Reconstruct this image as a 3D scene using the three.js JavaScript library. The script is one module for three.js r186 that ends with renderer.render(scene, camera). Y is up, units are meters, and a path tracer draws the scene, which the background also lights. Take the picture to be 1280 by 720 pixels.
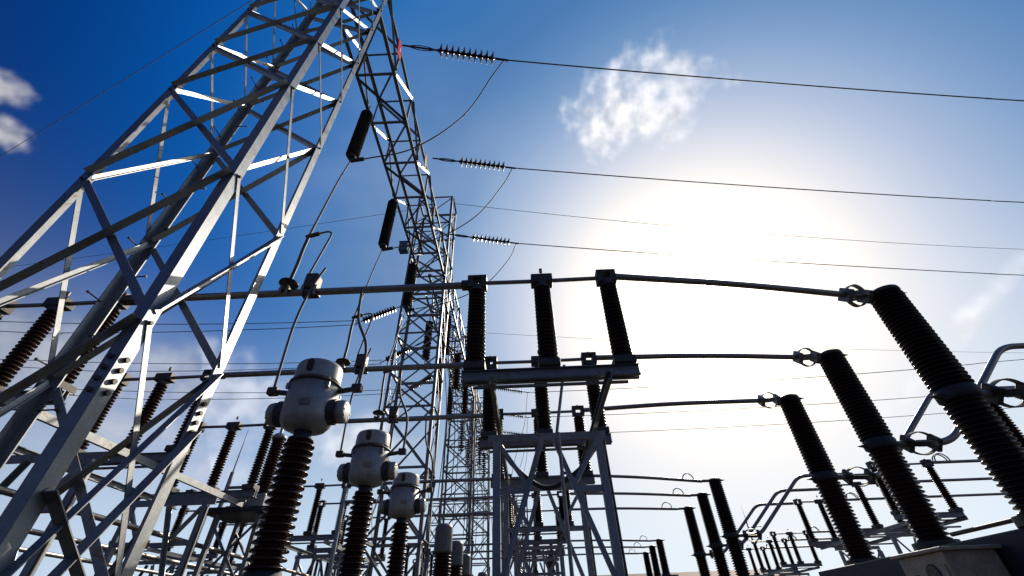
import * as THREE from 'three';
import { mergeGeometries } from 'three/addons/utils/BufferGeometryUtils.js';
import { ImprovedNoise } from 'three/addons/math/ImprovedNoise.js';
import { RoundedBoxGeometry } from 'three/addons/geometries/RoundedBoxGeometry.js';

// ---------------------------------------------------------------- camera, sky, sun
const scene = new THREE.Scene();
const CY = 1.5;                                   // eye height above the ground
const camera = new THREE.PerspectiveCamera(68.0, 1280 / 720, 0.05, 3000);
{
  const pitch = THREE.MathUtils.degToRad(39.0), yaw = THREE.MathUtils.degToRad(-0.81), roll = THREE.MathUtils.degToRad(-2.0);
  const fw = new THREE.Vector3(Math.sin(yaw) * Math.cos(pitch), Math.sin(pitch), -Math.cos(yaw) * Math.cos(pitch));
  const r = new THREE.Vector3(Math.cos(yaw), 0, Math.sin(yaw));
  const u = new THREE.Vector3().crossVectors(r, fw);
  const up = u.clone().multiplyScalar(Math.cos(roll)).addScaledVector(r, -Math.sin(roll));
  camera.position.set(0, CY, 0);
  camera.up.copy(up);
  camera.lookAt(fw.clone().add(camera.position));
}
const SUN = new THREE.Vector3(0.396, 0.515, -0.760).normalize();
const noise = new ImprovedNoise();
const fbm = (x, y, z, o = 5) => { let s = 0, a = 0.5, f = 1; for (let i = 0; i < o; i++) { s += a * noise.noise(x * f, y * f, z * f); a *= 0.5; f *= 2.03; } return s; };
const sstep = (a, b, x) => { const t = Math.min(1, Math.max(0, (x - a) / (b - a))); return t * t * (3 - 2 * t); };
{
  // clear air: colour by the angle from the sun, paler towards the horizon; then a few clouds
  const tab = [[0, 13, 11.4, 8.8], [5, 6.4, 5.7, 4.5], [9, 3.0, 2.75, 2.3], [12, 1.62, 1.45, 1.22], [15.5, 1.11, 1.05, 0.99], [18.5, 0.89, 0.88, 0.90], [21.5, 0.69, 0.735, 0.84], [25, 0.49, 0.575, 0.75], [29, 0.315, 0.44, 0.665], [34, 0.160, 0.30, 0.55], [40, 0.073, 0.20, 0.455], [50, 0.034, 0.168, 0.46], [58, 0.010, 0.122, 0.43], [66, 0.002, 0.080, 0.345], [73, 0.0012, 0.048, 0.24], [80, 0.001, 0.029, 0.165], [100, 0.001, 0.022, 0.13], [180, 0.0016, 0.024, 0.12]];
  const air = (g) => { let i = 0; while (i < tab.length - 2 && g > tab[i + 1][0]) i++; const a = tab[i], b = tab[i + 1], t = Math.min(1, (g - a[0]) / (b[0] - a[0])); return [1, 2, 3].map(k => Math.exp(Math.log(a[k]) * (1 - t) + Math.log(b[k]) * t)); };
  const N = 1800, LUT = []; for (let i = 0; i <= N; i++) LUT.push(air(i * 180 / N));
  // [direction, half width (deg), half height (deg), density, noise scale, seed]
  const clouds = [
    [[0.262, 0.846, -0.464], 8.6, 6.2, 1.0, 11, 5.6, 0], [[0.345, 0.83, -0.44], 6.0, 4.2, 0.62, 13, 8.2, 0],
    [[-0.728, 0.632, -0.266], 2.0, 1.5, 0.75, 24, 1.7, 0], [[-0.738, 0.594, -0.322], 1.9, 1.3, 0.75, 24, 5.3, 0],
    [[0.724, 0.374, -0.580], 11, 1.1, 0.6, 7, 2.2, -0.5], [[-0.56, 0.375, -0.73], 9, 5, 0.50, 9, 4.6, 0.2], [[-0.34, 0.32, -0.885], 7, 3.2, 0.55, 11, 6.1, 0], [[-0.74, 0.35, -0.575], 10, 4.5, 0.5, 9, 3.7, 0.3], [[-0.64, 0.25, -0.73], 10, 4, 0.5, 9, 7.7, 0],
    [[0.62, 0.76, 0.30], 9, 6, 0.8, 9, 2.4, 0], [[-0.35, 0.66, 0.62], 11, 7, 0.85, 8, 6.6, 0], [[-0.80, 0.42, 0.35], 8, 5, 0.7, 10, 9.9, 0], [[0.3, 0.45, 0.85], 10, 5, 0.7, 9, 4.4, 0],
  ].map(([d, w, h, k, f, s, rot]) => { const c = new THREE.Vector3(...d).normalize(), e = new THREE.Vector3(0, 1, 0).cross(c).normalize().applyAxisAngle(c, rot); return { c, e, n: new THREE.Vector3().crossVectors(c, e), w: w * Math.PI / 180, h: h * Math.PI / 180, k, f, s }; });
  const veils = [[[-0.22, 0.74, -0.62], 24, 0.09], [[-0.34, 0.40, -0.84], 14, 0.08], [[-0.72, 0.36, -0.58], 11, 0.07], [[0.71, 0.40, -0.58], 13, 0.10], [[0.2, 0.6, 0.75], 22, 0.10], [[0.75, 0.5, 0.4], 20, 0.10]].map(([d, r, k]) => ({ c: new THREE.Vector3(...d).normalize(), r: r * Math.PI / 180, k }));
  const W = 2048, Hh = 1024, data = new Float32Array(W * Hh * 4);
  for (let j = 0; j < Hh; j++) {
    const th = ((j + 0.5) / Hh - 0.5) * Math.PI, sy = Math.sin(th), cy = Math.cos(th);
    for (let i = 0; i < W; i++) {
      const ph = ((i + 0.5) / W - 0.5) * 2 * Math.PI, dx = Math.cos(ph) * cy, dz = Math.sin(ph) * cy, dy = sy;
      const g = Math.acos(Math.min(1, Math.max(-1, dx * SUN.x + dy * SUN.y + dz * SUN.z))) * 180 / Math.PI;
      let [r, gg, b] = LUT[Math.round(g * N / 180)];
      const el = Math.max(0, th * 180 / Math.PI), w = Math.exp(-Math.pow(el / 20, 2.3));
      const warm = Math.exp(-g / 30), fwd = 1 - 0.92 * sstep(64, 112, g);
      r += w * fwd * (0.57 + 0.42 * warm) * (1 - Math.min(1, r)); gg += w * fwd * (0.70 + 0.34 * warm) * (1 - Math.min(1, gg)); b += w * fwd * (0.84 + 0.26 * warm) * (1 - Math.min(1, b));
      if (dy > 0.02) {
        for (const v of veils) {
          const a = Math.acos(Math.min(1, dx * v.c.x + dy * v.c.y + dz * v.c.z)) / v.r;
          if (a > 1) continue;
          const t = v.k * Math.pow(1 - a * a, 2) * (0.55 + 1.5 * Math.max(0, 0.35 + fbm(dx * 5 + 3, dy * 7, dz * 5, 4)));
          r += t * (0.95 - Math.min(0.95, r)); gg += t * (0.98 - Math.min(0.98, gg)); b += t * (1.0 - Math.min(1, b));
        }
        for (const c of clouds) {
          const f = dx * c.c.x + dy * c.c.y + dz * c.c.z; if (f < 0.9) continue;
          const x = (dx * c.e.x + dy * c.e.y + dz * c.e.z) / c.w, y = (dx * c.n.x + dy * c.n.y + dz * c.n.z) / c.h, q = x * x + y * y;
          if (q > 2.4) continue;
          const nz = fbm(dx * c.f + c.s, dy * c.f, dz * c.f, 6), n2 = fbm(dx * c.f * 3 + c.s, dy * c.f * 3 + 5, dz * c.f * 3, 4);
          const m = c.k * Math.min(1, sstep(0.0, 1.15, 0.78 - 0.66 * q + 1.0 * nz + 0.55 * n2) + 0.10 * Math.max(0, 1 - q) * (0.6 + nz));
          const lum = (0.80 + 0.5 * n2) * (g < 60 ? 1.18 : 0.72);
          r += m * (lum * 1.0 - r) * (r < lum ? 1 : 0); gg += m * (lum * 1.0 - gg) * (gg < lum ? 1 : 0); b += m * (lum * 1.03 - b) * (b < lum ? 1 : 0);
        }
      }
      const o = (j * W + i) * 4; data[o] = r; data[o + 1] = gg; data[o + 2] = b; data[o + 3] = 1;
    }
  }
  const sky = new THREE.DataTexture(data, W, Hh, THREE.RGBAFormat, THREE.FloatType);
  sky.mapping = THREE.EquirectangularReflectionMapping; sky.magFilter = THREE.LinearFilter; sky.minFilter = THREE.LinearFilter; sky.colorSpace = THREE.LinearSRGBColorSpace; sky.needsUpdate = true;
  scene.background = sky; scene.environment = sky;
}
const sun = new THREE.DirectionalLight(new THREE.Color(1.0, 0.90, 0.76), 5.0);
sun.position.copy(SUN).multiplyScalar(80); sun.target.position.set(0, 0, 0);
sun.castShadow = true; sun.shadow.mapSize.set(4096, 4096);
Object.assign(sun.shadow.camera, { left: -45, right: 45, top: 45, bottom: -45, near: 1, far: 200 });
scene.add(sun, sun.target);
const renderer = new THREE.WebGLRenderer({ antialias: true });
renderer.setSize(1280, 720); renderer.shadowMap.enabled = true;
renderer.toneMapping = THREE.LinearToneMapping; renderer.toneMappingExposure = 1.0;

// ---------------------------------------------------------------- materials
let seed = 7; const rnd = () => { seed = (seed * 1664525 + 1013904223) >>> 0; return seed / 4294967296; };
function tex(size, fn, srgb, rep = 1) {
  const d = new Uint8Array(size * size * 4);
  for (let y = 0; y < size; y++) for (let x = 0; x < size; x++) { const c = fn(x / size, y / size), o = (y * size + x) * 4; for (let k = 0; k < 3; k++) d[o + k] = Math.max(0, Math.min(255, c[k] * 255)); d[o + 3] = 255; }
  const t = new THREE.DataTexture(d, size, size); t.wrapS = t.wrapT = THREE.RepeatWrapping; t.magFilter = THREE.LinearFilter; t.minFilter = THREE.LinearMipmapLinearFilter; t.generateMipmaps = true;
  if (srgb) t.colorSpace = THREE.SRGBColorSpace; t.repeat.set(rep, rep); t.needsUpdate = true; return t;
}
const per = (u, v, f, s = 0) => { const a = u * 2 * Math.PI, b = v * 2 * Math.PI, k = f / 6.2832; return [Math.cos(a) * k + s, Math.sin(a) * k, Math.cos(b) * k, Math.sin(b) * k]; };
const pn = (u, v, f, o, s) => { const [a, b, c, d] = per(u, v, f, s); return fbm(a + c * 0.7, b + d * 0.7, c - d * 0.6 + s, o); };
const zinc = tex(512, (u, v) => { const s = pn(u, v, 60, 3, 1.3), l = pn(u, v, 5, 5, 4.1), st = pn(u, v * 0.999, 14, 4, 9.2); let k = 0.88 + 0.10 * s + 0.16 * l; const rust = sstep(0.24, 0.42, st + 0.4 * l); return [k * (1 - 0.05 * rust), k * (1 - 0.16 * rust), k * (1.0 - 0.30 * rust)]; }, true);
const zincRough = tex(512, (u, v) => { const s = pn(u, v, 44, 3, 6.3), l = pn(u, v, 6, 4, 2.1); const k = 0.85 + 0.24 * s + 0.22 * l; return [k, k, k]; }, false);
const grime = tex(512, (u, v) => { const s = pn(u, v, 30, 4, 3.3), l = pn(u, v, 6, 5, 7.1); const k = 0.90 + 0.16 * s + 0.18 * l; return [k, k * 0.985, k * 0.96]; }, true);
const tankMap = tex(512, (u, v) => { const s = pn(u, v, 26, 4, 3.9), l = pn(u, v, 5, 5, 1.1), d = pn(u, v, 90, 2, 8.1), run = fbm(Math.cos(u * 6.2832) * 9, Math.sin(u * 6.2832) * 9, v * 1.2, 3); const k = 0.93 + 0.10 * s + 0.12 * l + 0.05 * d - 0.07 * sstep(0.10, 0.40, run); return [k, k * 0.985, k * 0.95]; }, true);
const gravelTex = tex(1024, (u, v) => { const a = pn(u, v, 220, 2, 1.1), b = pn(u, v, 20, 4, 4.4); const k = 0.62 + 0.7 * a + 0.3 * b; return [k, k * 0.96, k * 0.9]; }, true);
const S = (o) => { const { r, g, b, ...p } = o; const m = new THREE.MeshStandardMaterial(p); m.color.setRGB(r, g, b); return m; };
const P = (o) => { const { r, g, b, ...p } = o; const m = new THREE.MeshPhysicalMaterial(p); m.color.setRGB(r, g, b); return m; };
const porc = (r, g, b, k) => P({ name: 'brown glazed porcelain', r, g, b, roughness: k, specularIntensity: 0.7, map: grime });
const PORC = [porc(0.045, 0.015, 0.010, 0.27), porc(0.036, 0.013, 0.009, 0.33), porc(0.054, 0.018, 0.011, 0.25), porc(0.040, 0.016, 0.012, 0.38)];
const anyPorcelain = () => PORC[Math.floor(rnd() * 4)];
const M = {
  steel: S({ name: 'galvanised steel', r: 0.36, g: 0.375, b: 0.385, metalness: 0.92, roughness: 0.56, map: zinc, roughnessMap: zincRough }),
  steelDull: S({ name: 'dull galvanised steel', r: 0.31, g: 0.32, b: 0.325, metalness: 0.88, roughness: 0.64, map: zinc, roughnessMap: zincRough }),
  tube: S({ name: 'aluminium tube', r: 0.36, g: 0.34, b: 0.33, metalness: 0.9, roughness: 0.45, map: grime }),
  cable: S({ name: 'weathered stranded cable', r: 0.12, g: 0.12, b: 0.12, metalness: 0.4, roughness: 0.65 }),
  fitting: S({ name: 'dark cast fitting', r: 0.10, g: 0.095, b: 0.09, metalness: 0.6, roughness: 0.55, map: grime }),
  clamp: S({ name: 'cast aluminium clamp', r: 0.30, g: 0.29, b: 0.28, metalness: 0.6, roughness: 0.55, map: grime }),
  porcelain: P({ name: 'brown glazed porcelain', r: 0.060, g: 0.021, b: 0.013, roughness: 0.30, specularIntensity: 0.7, map: grime }),
  redPorcelain: P({ name: 'red brown porcelain', r: 0.07, g: 0.018, b: 0.013, roughness: 0.34, specularIntensity: 0.6, map: grime }),
  polymer: S({ name: 'dark polymer sheds', r: 0.018, g: 0.014, b: 0.014, roughness: 0.6 }),
  greyPaint: P({ name: 'light grey tank paint', r: 0.37, g: 0.38, b: 0.40, metalness: 0.28, roughness: 0.42, map: tankMap }),
  greyDark: P({ name: 'dull grey cap paint', r: 0.17, g: 0.17, b: 0.18, roughness: 0.5, map: tankMap }),
  darkBand: S({ name: 'dark rubber band', r: 0.03, g: 0.03, b: 0.04, roughness: 0.5 }),
  maroon: S({ name: 'maroon gasket', r: 0.05, g: 0.022, b: 0.024, roughness: 0.5 }),
  black: S({ name: 'black paint', r: 0.012, g: 0.012, b: 0.013, roughness: 0.45 }),
  red: S({ name: 'red enamel', r: 0.60, g: 0.015, b: 0.04, roughness: 0.45 }),
  white: S({ name: 'white enamel', r: 0.75, g: 0.73, b: 0.70, roughness: 0.5 }),
  yellow: S({ name: 'ochre enamel', r: 0.55, g: 0.36, b: 0.10, roughness: 0.5 }),
  blueGrey: S({ name: 'blue grey paint', r: 0.10, g: 0.17, b: 0.24, roughness: 0.5 }),
  frameBlue: S({ name: 'dark painted frame', r: 0.035, g: 0.04, b: 0.055, roughness: 0.6, map: grime }),
  cream: S({ name: 'cream cabinet paint', r: 0.62, g: 0.52, b: 0.39, roughness: 0.55, map: grime }),
  gaugeRed: S({ name: 'dull red ring', r: 0.16, g: 0.03, b: 0.02, roughness: 0.5 }),
  glass: P({ name: 'dark gauge glass', r: 0.02, g: 0.015, b: 0.015, roughness: 0.12 }),
  concrete: S({ name: 'concrete', r: 0.26, g: 0.25, b: 0.23, roughness: 0.9, map: grime }),
  gravel: S({ name: 'dark crushed stone', r: 0.055, g: 0.052, b: 0.048, roughness: 0.95, map: gravelTex }),
  wall: S({ name: 'rendered wall', r: 0.34, g: 0.28, b: 0.24, roughness: 0.9, map: grime }),
  roof: S({ name: 'faded red roof sheet', r: 0.20, g: 0.10, b: 0.085, roughness: 0.8, map: grime }),
  pane: P({ name: 'window glass', r: 0.03, g: 0.04, b: 0.05, roughness: 0.08 }),
};

// ---------------------------------------------------------------- helpers
const V = (x, h, z) => new THREE.Vector3(x, h + CY, z);      // x, height above the eye, z
const L3 = (x, y, z) => new THREE.Vector3(x, y, z);
const used = {};
function numbered(n) { const k = used[n] = (used[n] ?? -1) + 1; return k ? `${n}_${String(k).padStart(3, '0')}` : n; }
function mark(o, label, category, group, kind) { o.userData.label = label; if (category) o.userData.category = category; if (group) o.userData.group = group; if (kind) o.userData.kind = kind; return o; }
function thing(name, label, category, pos, group) { const g = new THREE.Group(); g.name = numbered(name); if (pos) g.position.copy(pos); scene.add(g); return mark(g, label, category, group); }
function part(name, geo, mat, parent) { const m = new THREE.Mesh(geo, mat); m.name = name; m.castShadow = m.receiveShadow = true; parent.add(m); return m; }
function solo(name, label, category, geo, mat, group) { const m = new THREE.Mesh(geo, mat); m.name = numbered(name); m.castShadow = m.receiveShadow = true; scene.add(m); return mark(m, label, category, group); }
function copy(src, name, label, pos, group) { const c = src.clone(); c.userData = { ...src.userData }; c.name = numbered(name); c.position.copy(pos); c.userData.label = label; if (group) c.userData.group = group; scene.add(c); return c; }

function angleGeo(len, s, t, s2 = s) {                               // an angle section along +z, corner on the axis, u v in metres
  const p = [[0, 0], [s, 0], [s, t], [t, t], [t, s2], [0, s2]], pos = [], uv = [], nor = []; let acc = rnd() * 3; const z0 = rnd() * 5;
  for (let i = 0; i < 6; i++) {
    const a = p[i], b = p[(i + 1) % 6], l = Math.hypot(b[0] - a[0], b[1] - a[1]), n = [(b[1] - a[1]) / l, -(b[0] - a[0]) / l, 0];
    for (const [q, z, k] of [[a, 0, 0], [b, 0, 1], [b, len, 1], [a, 0, 0], [b, len, 1], [a, len, 0]]) { pos.push(q[0], q[1], z); nor.push(...n); uv.push(acc + k * l, z0 + z); }
    acc += l;
  }
  for (const [z, n] of [[0, -1], [len, 1]]) for (const tri of [[0, 1, 2], [0, 2, 3], [0, 3, 4], [0, 4, 5]]) { const o = n > 0 ? tri : [tri[0], tri[2], tri[1]]; for (const i of o) { pos.push(p[i][0], p[i][1], z); nor.push(0, 0, n); uv.push(p[i][0], p[i][1]); } }
  const g = new THREE.BufferGeometry(); g.setAttribute('position', new THREE.Float32BufferAttribute(pos, 3)); g.setAttribute('normal', new THREE.Float32BufferAttribute(nor, 3)); g.setAttribute('uv', new THREE.Float32BufferAttribute(uv, 2)); return g;
}
function angleBar(name, p, q, xdir, s, t, mat, parent, centre = 0, s2 = s) {   // flange one along xdir, flange two along z cross x
  const z = q.clone().sub(p), len = z.length(); z.normalize();
  const x = xdir.clone().addScaledVector(z, -xdir.dot(z)).normalize(), y = new THREE.Vector3().crossVectors(z, x);
  const m = part(name, angleGeo(len, s, t, s2), mat, parent);
  m.quaternion.setFromRotationMatrix(new THREE.Matrix4().makeBasis(x, y, z)); m.position.copy(p).addScaledVector(x, -s * centre);
  return m;
}
function brace(p, q, n, s, t, out, mat, parent, gap, s2 = s, roll = 0) {       // lies on a lattice face with outward normal n
  const z = q.clone().sub(p).normalize(), nn = out ? n.clone() : n.clone().negate(), x = new THREE.Vector3().crossVectors(nn, z).applyAxisAngle(z, roll), off = out ? n.clone().multiplyScalar(0.003) : n.clone().multiplyScalar(-gap);
  return angleBar('brace', p.clone().add(off), q.clone().add(off), x, s, t, mat, parent, 0.5, s2);
}
function boxUV(w, h, d, bevel = 0) {                         // box with u v in metres
  const g = bevel ? new RoundedBoxGeometry(w, h, d, 2, bevel) : new THREE.BoxGeometry(w, h, d);
  const p = g.attributes.position, n = g.attributes.normal, u = g.attributes.uv, o = rnd() * 3;
  for (let i = 0; i < p.count; i++) { const ax = Math.abs(n.getX(i)), ay = Math.abs(n.getY(i)), az = Math.abs(n.getZ(i)); if (ax >= ay && ax >= az) u.setXY(i, p.getZ(i) + o, p.getY(i)); else if (ay >= az) u.setXY(i, p.getX(i) + o, p.getZ(i)); else u.setXY(i, p.getX(i) + o, p.getY(i)); }
  return g;
}
const boxAt = (x, y, z, w, h, d, bevel = 0) => boxUV(w, h, d, bevel).translate(x, y, z);
function cylBetween(a, b, r, seg = 12, r2 = r) {
  const d = b.clone().sub(a), len = d.length(), g = new THREE.CylinderGeometry(r2, r, len, seg); const u = g.attributes.uv; for (let i = 0; i < u.count; i++) u.setXY(i, u.getX(i) * 6.28 * r, u.getY(i) * len);
  g.applyQuaternion(new THREE.Quaternion().setFromUnitVectors(L3(0, 1, 0), d.normalize())); g.translate((a.x + b.x) / 2, (a.y + b.y) / 2, (a.z + b.z) / 2); return g;
}
function channelGeo(a, b, w, h, t, open = 1) {               // U channel between two points, web upright, flanges to one side
  const s = new THREE.Shape(); const o = open; s.moveTo(0, -h / 2); s.lineTo(o * w, -h / 2); s.lineTo(o * w, -h / 2 + t); s.lineTo(o * t, -h / 2 + t); s.lineTo(o * t, h / 2 - t); s.lineTo(o * w, h / 2 - t); s.lineTo(o * w, h / 2); s.lineTo(0, h / 2);
  const d = b.clone().sub(a), len = d.length(); const g = new THREE.ExtrudeGeometry(s, { depth: len, bevelEnabled: false }); d.normalize();
  const y = L3(0, 1, 0), x = new THREE.Vector3().crossVectors(y, d).normalize(), yy = new THREE.Vector3().crossVectors(d, x);
  g.applyMatrix4(new THREE.Matrix4().makeBasis(x, yy, d).setPosition(a)); return g;
}
function beamBox(a, b, w, h) { const d = b.clone().sub(a), len = d.length(), g = boxUV(w, h, len, Math.min(w, h) * 0.06); d.normalize(); const up = Math.abs(d.y) > 0.9 ? L3(0, 0, 1) : L3(0, 1, 0), x = new THREE.Vector3().crossVectors(up, d).normalize(), y = new THREE.Vector3().crossVectors(d, x); g.applyMatrix4(new THREE.Matrix4().makeBasis(x, y, d).setPosition(a.clone().add(b).multiplyScalar(0.5))); return g; }
function pathGeo(pts, r, seg = 40, rad = 8, tension = 0.5) { return new THREE.TubeGeometry(new THREE.CatmullRomCurve3(pts, false, 'catmullrom', tension), seg, r, rad, false); }
function bentGeo(pts, r, bend, rad = 12) {                   // straight runs with rounded bends
  const path = new THREE.CurvePath(); let prev = pts[0];
  for (let i = 1; i < pts.length - 1; i++) { const a = pts[i].clone().add(pts[i - 1].clone().sub(pts[i]).setLength(bend)), b = pts[i].clone().add(pts[i + 1].clone().sub(pts[i]).setLength(bend)); path.add(new THREE.LineCurve3(prev, a)); path.add(new THREE.QuadraticBezierCurve3(a, pts[i], b)); prev = b; }
  path.add(new THREE.LineCurve3(prev, pts[pts.length - 1])); return new THREE.TubeGeometry(path, 60, r, rad, false);
}
function sagPts(a, b, sag, n = 24) { const o = []; for (let i = 0; i <= n; i++) { const t = i / n, p = a.clone().lerp(b, t); p.y -= sag * 4 * t * (1 - t); o.push(p); } return o; }
function shedGeo(len, core0, core1, shed0, shed1, n, seg = 20, alt = 0) {      // a ribbed insulator body, axis up, from 0 to len
  const pts = [new THREE.Vector2(0.001, 0), new THREE.Vector2(core0 * 1.05, 0)], p = len / n;
  for (let i = 0; i < n; i++) { const t = (i + 0.5) / n, c = core0 + (core1 - core0) * t, s = (shed0 + (shed1 - shed0) * t) * (alt && i % 2 ? 1 - alt : 1), y = i * p; pts.push(new THREE.Vector2(c, y + 0.10 * p), new THREE.Vector2(s * 0.99, y + 0.26 * p), new THREE.Vector2(s, y + 0.38 * p), new THREE.Vector2(s * 0.97, y + 0.50 * p), new THREE.Vector2(c, y + 0.92 * p)); }
  pts.push(new THREE.Vector2(core1 * 1.05, len), new THREE.Vector2(0.001, len));
  return new THREE.LatheGeometry(pts, seg);
}
const lathe = (arr, seg = 28) => new THREE.LatheGeometry(arr.map(([r, y]) => new THREE.Vector2(r, y)), seg);
const disk = (r, h, seg = 20) => new THREE.CylinderGeometry(r, r, h, seg);

// ---------------------------------------------------------------- setting
{
  const g = new THREE.PlaneGeometry(1600, 1600); g.rotateX(-Math.PI / 2); const u = g.attributes.uv; for (let i = 0; i < u.count; i++) u.setXY(i, u.getX(i) * 1600 / 2.5, u.getY(i) * 1600 / 2.5);
  const m = new THREE.Mesh(g, M.gravel); m.name = 'ground'; m.receiveShadow = true; scene.add(m); mark(m, 'dark crushed stone ground of the switchyard', null, null, 'structure');
}

// ---------------------------------------------------------------- lattice gantry
const NODES = [-1.32, 0.16, 2, 3.84, 5.75, 7.13, 8.6, 10.17, 11.3, 12.6, 14.5, 16.3];
function column(label, x0, x1, z0, z1, near, maxH = 99) {               // x0 < x1, z1 (back) < z0 (front)
  const cx = (x0 + x1) / 2, cz = (z0 + z1) / 2, hx = (x1 - x0) / 2, hz = (z0 - z1) / 2, Lg = near ? 0.110 : 0.10, t = 0.012, mt = near ? M.steel : M.steelDull, bs = near ? 0.072 : 0.068;
  const o = thing('lattice_tower', label, 'lattice tower', L3(cx, 0, cz), 'gantry columns');
  const Y = NODES.filter(h => h < maxH).map(h => h + CY), C = [[-1, 1], [1, 1], [1, -1], [-1, -1]], top = Y[Y.length - 1] + 0.1;
  for (const [sx, sz] of C) {
    const p = L3(sx * hx, 0.14, sz * hz), q = L3(sx * hx, top, sz * hz), a = L3(-sx, 0, 0), b = L3(0, 0, -sz);
    const leg = angleBar('leg', p, q, sx * sz < 0 ? a : b, Lg, t, mt, o);
    const foot = part('base_plate', boxUV(0.34, 0.03, 0.34), M.steel, o); foot.position.set(sx * (hx - 0.06), 0.125, sz * (hz - 0.06));
    part('footing', boxUV(0.6, 0.22, 0.6, 0.02), M.concrete, o).position.set(sx * (hx - 0.06), 0.0, sz * (hz - 0.06));
  }
  const F = [[L3(0, 0, 1), [0, 1]], [L3(1, 0, 0), [1, 2]], [L3(0, 0, -1), [2, 3]], [L3(-1, 0, 0), [3, 0]]];
  for (const [n, [i, j]] of F) for (let k = 0; k < Y.length - 1; k++) {
    const ins = 0.05, dirx = L3(C[j][0] * hx - C[i][0] * hx, 0, C[j][1] * hz - C[i][1] * hz).normalize();
    const at = (c, y) => L3(C[c][0] * hx, y, C[c][1] * hz).addScaledVector(dirx, c === i ? ins : -ins);
    const s = k < 4 ? bs : bs * 0.9;
    const side = Math.abs(n.x) > 0.5;
    if (side) {                                          // climbing diagonal rolled higher up, its shape set to catch a sun glint
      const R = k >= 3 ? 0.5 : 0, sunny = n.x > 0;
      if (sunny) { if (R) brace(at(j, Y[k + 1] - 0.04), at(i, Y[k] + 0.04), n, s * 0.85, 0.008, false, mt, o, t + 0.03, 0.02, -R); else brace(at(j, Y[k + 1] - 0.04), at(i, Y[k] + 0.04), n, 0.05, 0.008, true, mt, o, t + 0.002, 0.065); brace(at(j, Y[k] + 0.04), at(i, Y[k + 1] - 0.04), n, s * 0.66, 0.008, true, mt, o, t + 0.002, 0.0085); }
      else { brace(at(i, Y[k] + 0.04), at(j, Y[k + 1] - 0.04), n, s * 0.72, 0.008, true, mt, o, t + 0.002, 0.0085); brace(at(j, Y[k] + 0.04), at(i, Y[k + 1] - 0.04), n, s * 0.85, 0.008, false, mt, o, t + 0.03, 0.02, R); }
    }
    else { brace(at(i, Y[k] + 0.04), at(j, Y[k + 1] - 0.04), n, s, 0.008, true, mt, o, t + 0.002); brace(at(j, Y[k] + 0.04), at(i, Y[k + 1] - 0.04), n, s, 0.008, false, mt, o, t + 0.002); }
    if (k === Y.length - 2 || k === 8 || !near) angleBar('strut', at(i, Y[k + 1] + 0.05).addScaledVector(n, -t - 0.03), at(j, Y[k + 1] + 0.05).addScaledVector(n, -t - 0.03), L3(0, 1, 0), 0.08, 0.008, mt, o);
  }
  if (near) {
    const bolt = new THREE.CylinderGeometry(0.017, 0.017, 0.022, 6), big = new THREE.CylinderGeometry(0.02, 0.02, 0.024, 6);
    const addBolt = (g, p, n) => { const m = part('bolt', g, M.fitting, o); m.position.copy(p); m.quaternion.setFromUnitVectors(L3(0, 1, 0), n); };
    // bolts where the braces cross and end on the sunny face and on the face towards the path
    for (const [n, [i, j]] of F.slice(0, 2)) for (let k = 0; k < 8; k++) {
      const mid = L3((C[i][0] + C[j][0]) / 2 * hx, (Y[k] + Y[k + 1]) / 2, (C[i][1] + C[j][1]) / 2 * hz).addScaledVector(n, 0.018); addBolt(bolt, mid, n);
      for (const c of [i, j]) { const d = L3(C[i === c ? j : i][0] * hx - C[c][0] * hx, 0, C[i === c ? j : i][1] * hz - C[c][1] * hz).normalize(); addBolt(bolt, L3(C[c][0] * hx, Y[k + 1] - 0.06, C[c][1] * hz).addScaledVector(d, 0.06).addScaledVector(n, 0.018), n); }
    }
    // splice bolts on two legs
    for (const [c, y0] of [[1, CY + 1.36], [2, CY + 1.42]]) for (let r = 0; r < 4; r++) for (const n of [L3(0, 0, C[c][1]), L3(C[c][0], 0, 0)]) {
      const p = L3(C[c][0] * hx, y0 + r * 0.085, C[c][1] * hz); if (n.x) p.z -= C[c][1] * 0.06; else p.x -= C[c][0] * 0.06; p.addScaledVector(n, 0.008); addBolt(big, p, n);
    }
    // climbing bolts on the far leg
    for (let k = 0; k < 26; k++) { const y = 2.4 + k * 0.4, sx = -1, sz = -1, a = L3(sx * hx + 0.08, y, sz * hz + 0.02), d = k % 2 ? L3(0, 0, 0.17) : L3(0.17, 0, 0); const b = k % 2 ? L3(sx * hx + 0.02, y, sz * hz + 0.08) : a; const m = part('step_bolt', mergeGeometries([cylBetween(b, b.clone().add(d), 0.008, 6), cylBetween(b.clone().add(d), b.clone().addScaledVector(d, 1.09), 0.015, 6)]), M.fitting, o); }
    brace(L3(hx, CY + 0.74, hz - 0.05), L3(hx, CY + 0.02, -hz + 0.05), L3(1, 0, 0), 0.035, 0.008, true, M.steel, o, 0.06, 0.09);
    brace(L3(hx, CY + 1.42, -hz + 0.05), L3(hx, CY - 0.25, hz - 0.05), L3(1, 0, 0), 0.03, 0.008, true, M.steel, o, 0.06, 0.085);
  }
  return o;
}
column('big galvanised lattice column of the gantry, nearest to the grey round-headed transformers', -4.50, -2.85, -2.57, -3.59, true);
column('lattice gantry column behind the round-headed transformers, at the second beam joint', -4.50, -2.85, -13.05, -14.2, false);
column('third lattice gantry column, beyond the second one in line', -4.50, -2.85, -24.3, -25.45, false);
column('last and farthest lattice gantry column in the line', -4.50, -2.85, -35.5, -36.6, false);
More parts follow.
